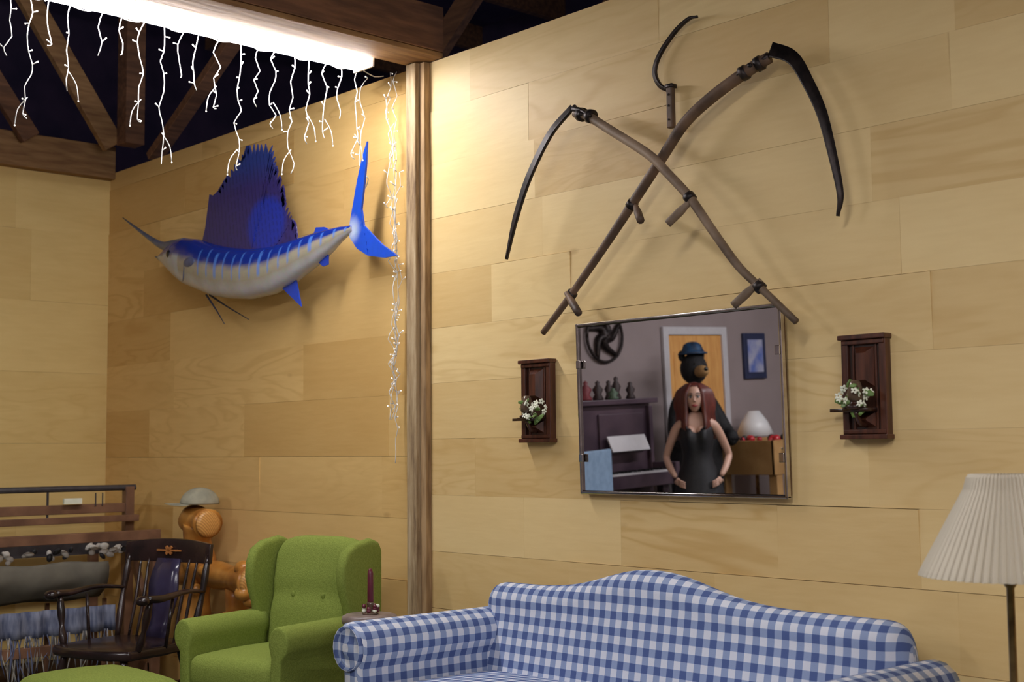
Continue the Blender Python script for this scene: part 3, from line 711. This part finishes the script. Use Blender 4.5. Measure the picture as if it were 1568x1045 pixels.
lathe(bm,[(.001,.010),(.05,.008),(.068,.0),(.07,-.01)],(-.13,-.03,.96),18,axis='x'); fin('end_grain',bm,loge,g)
g=empty('ball_cap',(-6.12,-.165,1.022),math.radians(-25)); capm=mat('faded_cap_cloth',(.36,.34,.25),(.22,.22,.17),scale=14,rough=.9)
bm=bmesh.new(); vs=ball(bm,(0,0,0),(.085,.10,.085),20)
for v in vs:
    if v.co.z<0: v.co.z*=.04
fin('crown',bm,capm,g)
bm=bmesh.new(); rows=[]
for i in range(9):
    a=math.radians(-60+15*i); rows.append([Vector((math.sin(a)*.083*q,-math.cos(a)*.095-(q-1)*.22*math.cos(a)*1.3,.006-.010*abs(math.sin(a))*q)) for q in (1,1.15,1.3)])
grid(bm,rows); fin('brim',bm,capm,g,solid=.004,sub=1)
# ------------------------------------------------------------------ floor loom
loomw=mat('loom_wood',(.24,.12,.065),(.12,.055,.03),scale=6,rough=.5); pipe=mat('dark_rail',(.06,.055,.06),(.04,.035,.04),rough=.4)
g=empty('weaving_loom',(0,0,0))
bm=bmesh.new()
for y in (-.16,-1.55):
    bar(bm,(-6.92,y,0),(-6.92,y,1.10),.05,.05); bar(bm,(-6.60,y,0),(-6.60,y,.80),.05,.05); bar(bm,(-7.35,y,0),(-7.35,y,.80),.05,.05)
    bar(bm,(-7.37,y,.78),(-6.58,y,.80),.05,.05); bar(bm,(-7.35,y,.15),(-6.6,y,.15),.05,.05); bar(bm,(-6.90,y,.8),(-6.6,y,.3),.03,.04)
for xx,zz,w,h in ((-6.92,.985,.03,.05),(-6.84,.93,.03,.035),(-6.60,.85,.05,.05),(-6.58,.30,.04,.05),(-7.35,.8,.05,.05)):
    bar(bm,(xx,-.14,zz),(xx,-1.58,zz),w,h)
for y in (-.3,-.62,-.94,-1.26): bar(bm,(-6.9,y,.5),(-6.9,y,.1),.02,.02); 
fin('frame',bm,loomw,g,smooth=False,bevel=.003)
bm=bmesh.new(); tube(bm,[(-6.92,-.12,1.095),(-6.92,-1.6,1.095)],.017,10,1)
for y in (-.16,-.62): tube(bm,[(-6.92,y,1.09),(-6.92,y,.93)],.007,6,1)
for y in (-.32,-.36): tube(bm,[(-6.9,y,1.07),(-6.9,y,1.0)],.004,6,3)
bbox(bm,(-6.80,-.85,.80),(.03,1.4,.10)); fin('harness',bm,pipe,g,smooth=False)
bm=bmesh.new(); bbox(bm,(-6.88,-.5,1.03),(.02,.10,.03)); fin('label',bm,petal,g,smooth=False)
bm=bmesh.new()
random.seed(5)
for i in range(60):
    y=-.20-1.3*rnd(); c=(-6.72+U(-.02,.02),y,.765+U(-.03,.03)); ball(bm,c,(.012,U(.012,.03),U(.01,.022)),8,R=Euler((U(-.8,.8),0,0)).to_quaternion(),mi=0 if rnd()<.8 else 1)
fin('yarn_tufts',bm,[mat('raw_wool',(.75,.72,.65),(.6,.56,.5),rough=.9),mat('dark_yarn',(.04,.04,.05),(.02,.02,.02))],g)
bm=bmesh.new()
rows=[]
for i in range(20):
    y=-.42-1.1*i/19
    rows.append([Vector((-6.62-.10*k/9+.05*math.sin(k/9*3.1)+.005*math.sin(y*23),y,.725-.19*(k/9)+.006*math.sin(y*17+k))) for k in range(10)])
grid(bm,rows); fin('draped_cloth',bm,mat('olive_cloth',(.17,.155,.12),(.12,.11,.085),scale=8,rough=.9),g,solid=.02)
bm=bmesh.new(); rows=[]
for i in range(60):
    y=-.40-1.1*i/59
    rows.append([Vector((-6.575+.012*math.sin(y*60)+.002*k,y,.50-.13*k/3)) for k in range(4)])
grid(bm,rows)
fin('plaid_blanket',bm,mat('dim_plaid_wool',(.22,.24,.32),(.07,.085,.15),scale=9,stretch=(1,5,1),rough=.9),g,solid=.006)
bm=bmesh.new()
for i in range(130):
    y=-.38-1.15*rnd(); l=U(.12,.3); x0=-6.57; zz=.38
    tube(bm,[(x0,y,zz),(x0+U(-.02,.02),y+U(-.02,.02),zz-l*.5),(x0+U(-.03,.03),y+U(-.03,.03),zz-l)],[.003,.004,.002],4,3,mi=i%3)
fin('fringe',bm,[mat('fringe_blue',(.12,.14,.24)),mat('fringe_cream',(.4,.37,.32)),mat('fringe_grey',(.16,.16,.17))],g)
# ------------------------------------------------------------------ things seen in the mirror
g=empty('door_1',(XL+.004,-5.58,0)); trimw=mat('white_trim',(.62,.60,.62),(.58,.56,.58),rough=.5)
bm=bmesh.new()
for s in (-1,1): bbox(bm,(.016,s*.40,1.0),(.03,.07,2.0))
bbox(bm,(.016,0,2.03),(.03,.87,.07)); fin('casing',bm,trimw,g,smooth=False,bevel=.003)
bm=bmesh.new(); bbox(bm,(.007,0,1.0),(.012,.73,1.98)); 
for zz,hh in ((1.5,.7),(.55,.7)):
    for s in (-1,1): bbox(bm,(.014,s*.17,zz),(.012,.25,hh))
fin('leaf',bm,mat('orange_pine_door',(.82,.44,.14),(.70,.34,.10),scale=5,stretch=(6,6,1),rough=.4),g,smooth=False,bevel=.004)
pia=mat('mauve_stained_piano',(.10,.065,.085),(.055,.035,.05),scale=4,rough=.3)
g=empty('upright_piano',(-7.20,-3.66,0))
bm=bmesh.new()
bbox(bm,(-.02,0,.72),(.42,1.40,1.40)); bbox(bm,(0,0,1.44),(.50,1.48,.04)); bbox(bm,(.28,0,.84),(.32,1.38,.10))
for s in (-1,1):
    bbox(bm,(.33,s*.65,.40),(.07,.07,.80)); bbox(bm,(.30,s*.68,.88),(.34,.05,.16)); bbox(bm,(.20,s*.67,1.1),(.06,.04,.60))
    bbox(bm,(.20,s*.35,1.2),(.02,.5,.3))
fin('case',bm,pia,g,smooth=False,bevel=.006)
bm=bmesh.new(); bbox(bm,(.37,0,.895),(.13,1.26,.018)); fin('white_keys',bm,trimw,g,smooth=False)
bm=bmesh.new()
for i in range(34):
    if i%7 in (2,6): continue
    bbox(bm,(.34,-.60+i*.036,.91),(.08,.014,.014))
fin('black_keys',bm,mat('ebony',(.01,.01,.01)),g,smooth=False)
bm=bmesh.new(); bbox(bm,(.27,-.35,1.12),(.012,.42,.13),R=Euler((0,-.45,0)).to_quaternion()); fin('sheet_music',bm,trimw,g,smooth=False)
g=empty('figurine_collection',(-7.2,-3.66,1.46)); random.seed(11)
bm=bmesh.new()
for i in range(16):
    y=-.66+i*.085; h=U(.08,.2); xx=U(-.08,.12); mi=random.choice((0,1,1,2,2,3)); rr=U(.8,1.6)
    lathe(bm,[(.03*rr,0),(.035*rr,.01),(.02*rr,h*.3),(.034*rr,h*.55),(.015,h*.8),(.02,h*.92),(.004,h)],(xx,y,0),10,mi=mi)
fin('figures',bm,[mat('fig_red',(.25,.04,.05)),mat('fig_white',(.7,.7,.7)),mat('fig_dark',(.05,.03,.03)),mat('fig_green',(.1,.16,.1))],g)
g=empty('iron_wall_ornament',(XL+.03,-4.42,1.98)); bm=bmesh.new()
tube(bm,[(0,.21*math.cos(a),.21*math.sin(a)) for a in [i*math.pi/12 for i in range(25)]],.013,8,2)
for a in (0.3,1.3,2.6,4.0,5.2): tube(bm,[(0,.21*math.cos(a),.21*math.sin(a)),(0,.08*math.cos(a+.7),.08*math.sin(a+.7)),(0,0,0)],[.015,.03,.045],8,4)
fin('ornament',bm,iron,g)
g=empty('framed_picture',(XL+.02,-6.42,1.80)); box('frame',g,(0,0,0),(.03,.32,.42),mat('navy_frame',(.03,.04,.10)),.004)
box('print',g,(.017,0,0),(.004,.22,.30),mat('blue_print',(.12,.18,.5),(.5,.5,.6),scale=6),0)
g=empty('folding_chair',(-6.33,-3.30,0),math.radians(75)); g.scale=(1,1,1.12); cb=mat('pale_blue_vinyl',(.28,.40,.56),(.23,.34,.48),rough=.5)
bm=bmesh.new(); bbox(bm,(0,.0,.50),(.42,.40,.04)); bbox(bm,(0,.22,.84),(.42,.03,.30)); fin('pads',bm,cb,g,smooth=False,bevel=.012)
bm=bmesh.new()
for s in (-1,1):
    tube(bm,[(s*.21,.24,0),(s*.21,.22,.45),(s*.21,.225,.97)],.012,8,3); tube(bm,[(s*.21,-.25,0),(s*.21,.05,.49)],.012,8,1)
tube(bm,[(-.21,.225,.98),(.21,.225,.98)],.012,8,1); fin('frame',bm,chrome,g)
g=empty('foosball_table',(-6.80,-5.78,0)); tw=mat('honey_table',(.45,.26,.10),(.32,.17,.06),scale=5)
bm=bmesh.new()
for s in (-1,1): bbox(bm,(s*.29,0,.93),(.03,1.05,.28)); bbox(bm,(0,s*.51,.93),(.60,.03,.28))
bbox(bm,(0,0,.84),(.58,1.0,.02))
for a in (-.26,.26):
    for c in (-.46,.46): bbox(bm,(a,c,.42),(.08,.08,.84))
fin('cabinet',bm,tw,g,smooth=False,bevel=.004)
bm=bmesh.new()
for k in range(8):
    y=-.42+k*.12; tube(bm,[(-.42,y,1.0),(.46,y,1.0)],.008,8,1)
fin('rods',bm,chrome,g)
bm=bmesh.new()
for k in range(8):
    y=-.42+k*.12
    for q in range(3): bbox(bm,(-.16+.16*q+(k%2)*.05,y,.98),(.03,.02,.11),mi=k%2)
    tube(bm,[(.40,y,1.0),(.50,y,1.0)],.018,8,1,mi=2)
random.seed(3)
for i in range(22):
    s=U(.018,.04); ball(bm,(U(-.2,.2),U(-.40,.40),1.06+U(0,.02)),s,10,mi=(0,2,0)[i%3])
fin('players',bm,[mat('player_red',(.5,.02,.03),rough=.3),mat('player_blue',(.03,.08,.3)),mat('handle_black',(.02,.02,.02))],g)
g=empty('table_lamp',(-7.28,-6.05,0)); bm=bmesh.new(); lathe(bm,[(.12,0),(.12,.02),(.02,.04),(.015,1.0),(.03,1.05),(.01,1.15)],(0,0,0),16); fin('base',bm,brass,g)
bm=bmesh.new(); lathe(bm,[(.17,1.08),(.12,1.20),(.05,1.30)],(0,0,0),20); fin('shade',bm,white,g)
# bear
fur=mat('black_bear_fur',(.012,.011,.013),(.004,.004,.005),scale=60,rough=.75,bump=.6)
def skin(name,parent,verts,edges,radii,mt,sub=2):
    me=bpy.data.meshes.new(name); me.from_pydata([Vector(v) for v in verts],edges,[]); me.materials.append(mt)
    o=bpy.data.objects.new(name,me); link(o,parent)
    s=o.modifiers.new('sk','SKIN'); s.use_smooth_shade=True
    for i,rr in enumerate(radii):
        me.skin_vertices[0].data[i].radius=(rr if isinstance(rr,tuple) else (rr,rr))
    me.skin_vertices[0].data[0].use_root=True
    ss=o.modifiers.new('ss','SUBSURF'); ss.levels=sub; ss.render_levels=sub
    return o
face=math.atan2(4.0,3.3)-math.pi/2
g=empty('black_bear',(-7.08,-4.98,0),face-.45); g.scale=(.80,.80,1.0)
skin('body',g,[(0,0,.75),(0,0,1.05),(0,0,1.35),(0,.03,1.55),(-.20,.02,1.35),(-.30,.16,1.12),(-.26,.36,1.10),(.20,.02,1.35),(.30,.16,1.12),(.26,.36,1.10),(-.15,0,.6),(-.17,.04,.32),(-.17,0,.1),(-.17,.14,.06),(.15,0,.6),(.17,.04,.32),(.17,0,.1),(.17,.14,.06)],
 [(0,1),(1,2),(2,3),(2,4),(4,5),(5,6),(2,7),(7,8),(8,9),(0,10),(10,11),(11,12),(12,13),(0,14),(14,15),(15,16),(16,17)],[.22,.24,.19,.13,.10,.08,.07,.10,.08,.07,.15,.11,.08,.06,.15,.11,.08,.06],fur)
bm=bmesh.new(); ball(bm,(0,.06,1.68),(.14,.15,.13),20); ball(bm,(-.11,.02,1.79),(.04,.02,.045),12); ball(bm,(.11,.02,1.79),(.04,.02,.045),12); fin('head',bm,fur,g)
bm=bmesh.new(); ball(bm,(0,.23,1.655),(.065,.12,.05),16); fin('muzzle',bm,mat('tan_muzzle',(.50,.30,.12),(.38,.22,.09)),g)
bm=bmesh.new(); ball(bm,(0,.345,1.67),(.022,.015,.017),10); ball(bm,(-.05,.185,1.715),.012,8); ball(bm,(.05,.185,1.715),.012,8)
for s in (-1,1):
    for k in range(5): tube(bm,[(s*.26+(k-2)*.025,.42,1.10),(s*.26+(k-2)*.025,.47,1.08)],[.010,.002],6,1)
fin('nose_eyes_claws',bm,mat('gloss_black',(.01,.01,.01),rough=.1),g)
bm=bmesh.new(); lathe(bm,[(.12,1.80),(.15,1.80),(.155,1.81),(.12,1.82),(.11,1.84),(.09,1.88),(.05,1.90),(.005,1.905)],(0,.05,0),24); fin('cap',bm,mat('blue_felt_cap',(.02,.07,.16),(.01,.02,.05),rough=.6),g)
# woman
g=empty('woman',(-6.3,-4.06,0),face); g.scale=(.93,.93,.945)
skinm=mat('skin_tone',(.62,.38,.29),(.57,.34,.25),scale=6,rough=.45)
blackc=mat('black_dress_cloth',(.010,.010,.013),(.006,.006,.008),scale=40,rough=.6,bump=.2)
hairm=mat('auburn_hair',(.17,.035,.022),(.06,.013,.010),scale=10,stretch=(12,12,1),rough=.35)
V=[(0,0,.90),(0,.005,1.04),(0,.0,1.17),(0,-.005,1.28),(0,-.01,1.335),(0,.0,1.43),
 (-.08,-.01,1.335),(-.145,-.01,1.315),(-.205,-.05,1.19),(-.25,-.09,1.07),(-.215,.01,.985),(-.175,.075,.92),
 (.08,-.01,1.335),(.145,-.01,1.315),(.205,-.05,1.19),(.25,-.09,1.07),(.215,.01,.985),(.175,.075,.92),
 (-.085,0,.82),(-.09,.015,.64),(-.095,.02,.46),(-.095,-.01,.28),(-.10,-.02,.08),(-.105,.10,.03),
 (.085,0,.82),(.09,.015,.64),(.095,.02,.46),(.095,-.01,.28),(.10,-.02,.08),(.105,.10,.03)]
E=[(0,1),(1,2),(2,3),(3,4),(4,5),(4,6),(6,7),(7,8),(8,9),(9,10),(10,11),(4,12),(12,13),(13,14),(14,15),(15,16),(16,17),(0,18),(18,19),(19,20),(20,21),(21,22),(22,23),(0,24),(24,25),(25,26),(26,27),(27,28),(28,29)]
Rr=[(.125,.10),(.10,.08),(.11,.085),(.105,.088),(.06,.06),.042,.05,.044,.037,.031,.030,.021,.05,.044,.037,.031,.030,.021,.095,.078,.052,.05,.033,.03,.095,.078,.052,.05,.033,.03]
skin('body',g,V,E,Rr,skinm)
def ell(zz,rx,ry,front=0,n=40,cy=0):
    o=[]
    for k in range(n):
        a=2*math.pi*k/n; x=rx*math.sin(a); y=ry*math.cos(a)+cy
        bump=front*(math.exp(-((a-.48)/.30)**2)+math.exp(-((2*math.pi-a-.48)/.30)**2))
        o.append(Vector((x,y+bump,zz)))
    return o
rows=[ell(.74,.205,.165),ell(.80,.19,.15),ell(.86,.178,.14),ell(.94,.155,.125),ell(1.02,.125,.11),ell(1.08,.114,.105),ell(1.14,.120,.105,.015),ell(1.19,.130,.105,.045),ell(1.235,.132,.10,.055),ell(1.275,.130,.095,.040),ell(1.30,.128,.09,.024)]
for k,p in enumerate(rows[0]): p.x*=1+.03*math.sin(k*3); p.y*=1+.04*math.sin(k*3); p.z+=.02*math.sin(k*2.3)
for q in (-2,-1):
    for k,p in enumerate(rows[q]):
        a=2*math.pi*k/40; 
        p.z-=(.045 if q==-1 else .02)*math.exp(-((min(a,2*math.pi-a))/.25)**2)
bm=bmesh.new(); grid(bm,rows,close=True)
for s in (-1,1): tube(bm,[(s*.068,.118,1.285),(s*.080,.078,1.345),(s*.085,0,1.385),(s*.075,-.07,1.345),(s*.06,-.09,1.27)],.006,6,4)
fin('dress',bm,blackc,g,solid=.004)
bm=bmesh.new(); 
for s in (-1,1): ball(bm,(s*.048,.070,1.265),(.048,.045,.050),14)
fin('decolletage',bm,skinm,g)
bm=bmesh.new(); vs=ball(bm,(0,.015,1.525),(.072,.088,.108),28)
for v in vs:
    dz=(v.co.z-1.525)/.108
    if dz<0: v.co.x*=1+.28*dz*1.0; v.co.y=.015+(v.co.y-.015)*(1+.10*dz)+(.012*-dz if v.co.y>.015 else 0)
tube(bm,[(0,.098,1.54),(0,.112,1.515),(0,.118,1.503)],[.007,.010,.012],8,3); ball(bm,(0,.10,1.502),(.016,.012,.008),8)
for s in (-1,1): ball(bm,(s*.073,.005,1.52),(.008,.018,.028),10)
fin('head',bm,skinm,g)
bm=bmesh.new()
for s in (-1,1): ball(bm,(s*.028,.092,1.535),(.015,.011,.009),12,0); ball(bm,(s*.028,.1025,1.535),(.0075,.004,.0075),8,1); tube(bm,[(s*.010,.105,1.558),(s*.03,.103,1.565),(s*.050,.088,1.557)],[.004,.004,.002],6,3,mi=1)
tube(bm,[(-.024,.098,1.470),(0,.108,1.468),(.024,.098,1.470)],[.004,.010,.004],8,4,mi=2)
for s in (-1,1): tube(bm,[(s*.011,.1005,1.543),(s*.028,.105,1.549),(s*.046,.091,1.543)],.0035,5,3,mi=1)
fin('face_features',bm,[mat('eye_white',(.7,.7,.7)),mat('eye_dark',(.02,.012,.01)),mat('lipstick',(.40,.05,.06))],g)
bm=bmesh.new(); vs=ball(bm,(0,-.008,1.545),(.088,.098,.108),26)
for v in vs:
    if v.co.y>.045 and v.co.z<1.61: v.co.y=.03; 
for s in (-1,1):
    for k in range(8):
        x=s*(.050+.008*k); y=.055-.02*k
        tube(bm,[(x*.5,y*.6,1.635),(x*1.2,y,1.57),(x*1.35+s*.004,y+.01,1.48),(x*1.15+s*.015,y+.02,1.40),(x*1.3+s*.01,y+.035-(.01*k),1.31-.012*k),(x*1.1,y+.04,1.22)],[.012,.022,.022,.020,.020,.006],8,5)
for k in range(5):
    x=-.06+.03*k; tube(bm,[(x,-.05,1.62),(x*1.3,-.09,1.5),(x*1.3,-.095,1.38),(x*1.2,-.10,1.22)],[.03,.032,.03,.01],8,4)
fin('hair',bm,hairm,g)
bm=bmesh.new()
for s in (-1,1):
    w=Vector((s*.172,.085,.915)); ball(bm,w+Vector((-s*.012,.020,-.025)),(.018,.032,.03),12,R=Euler((.5,0,s*.5)).to_quaternion())
    for k,l in enumerate((.055,.062,.058,.045)):
        a=w+Vector((-s*.02,.045-.004*k,-.012-.014*k)); tube(bm,[a,a+Vector((-s*.018,l*.4,-.008)),a+Vector((-s*.048,l*.6,-.02))],[.0085,.008,.006],8,3)
    a=w+Vector((0,0,-.02)); tube(bm,[a,a+Vector((s*.012,-.03,-.012)),a+Vector((s*.004,-.052,-.026))],[.010,.009,.007],8,3)
fin('hands',bm,skinm,g)
# ------------------------------------------------------------------ world
w=bpy.data.worlds.new('world'); sc.world=w; w.use_nodes=True
w.node_tree.nodes['Background'].inputs[0].default_value=(.25,.28,.5,1); w.node_tree.nodes['Background'].inputs[1].default_value=.15
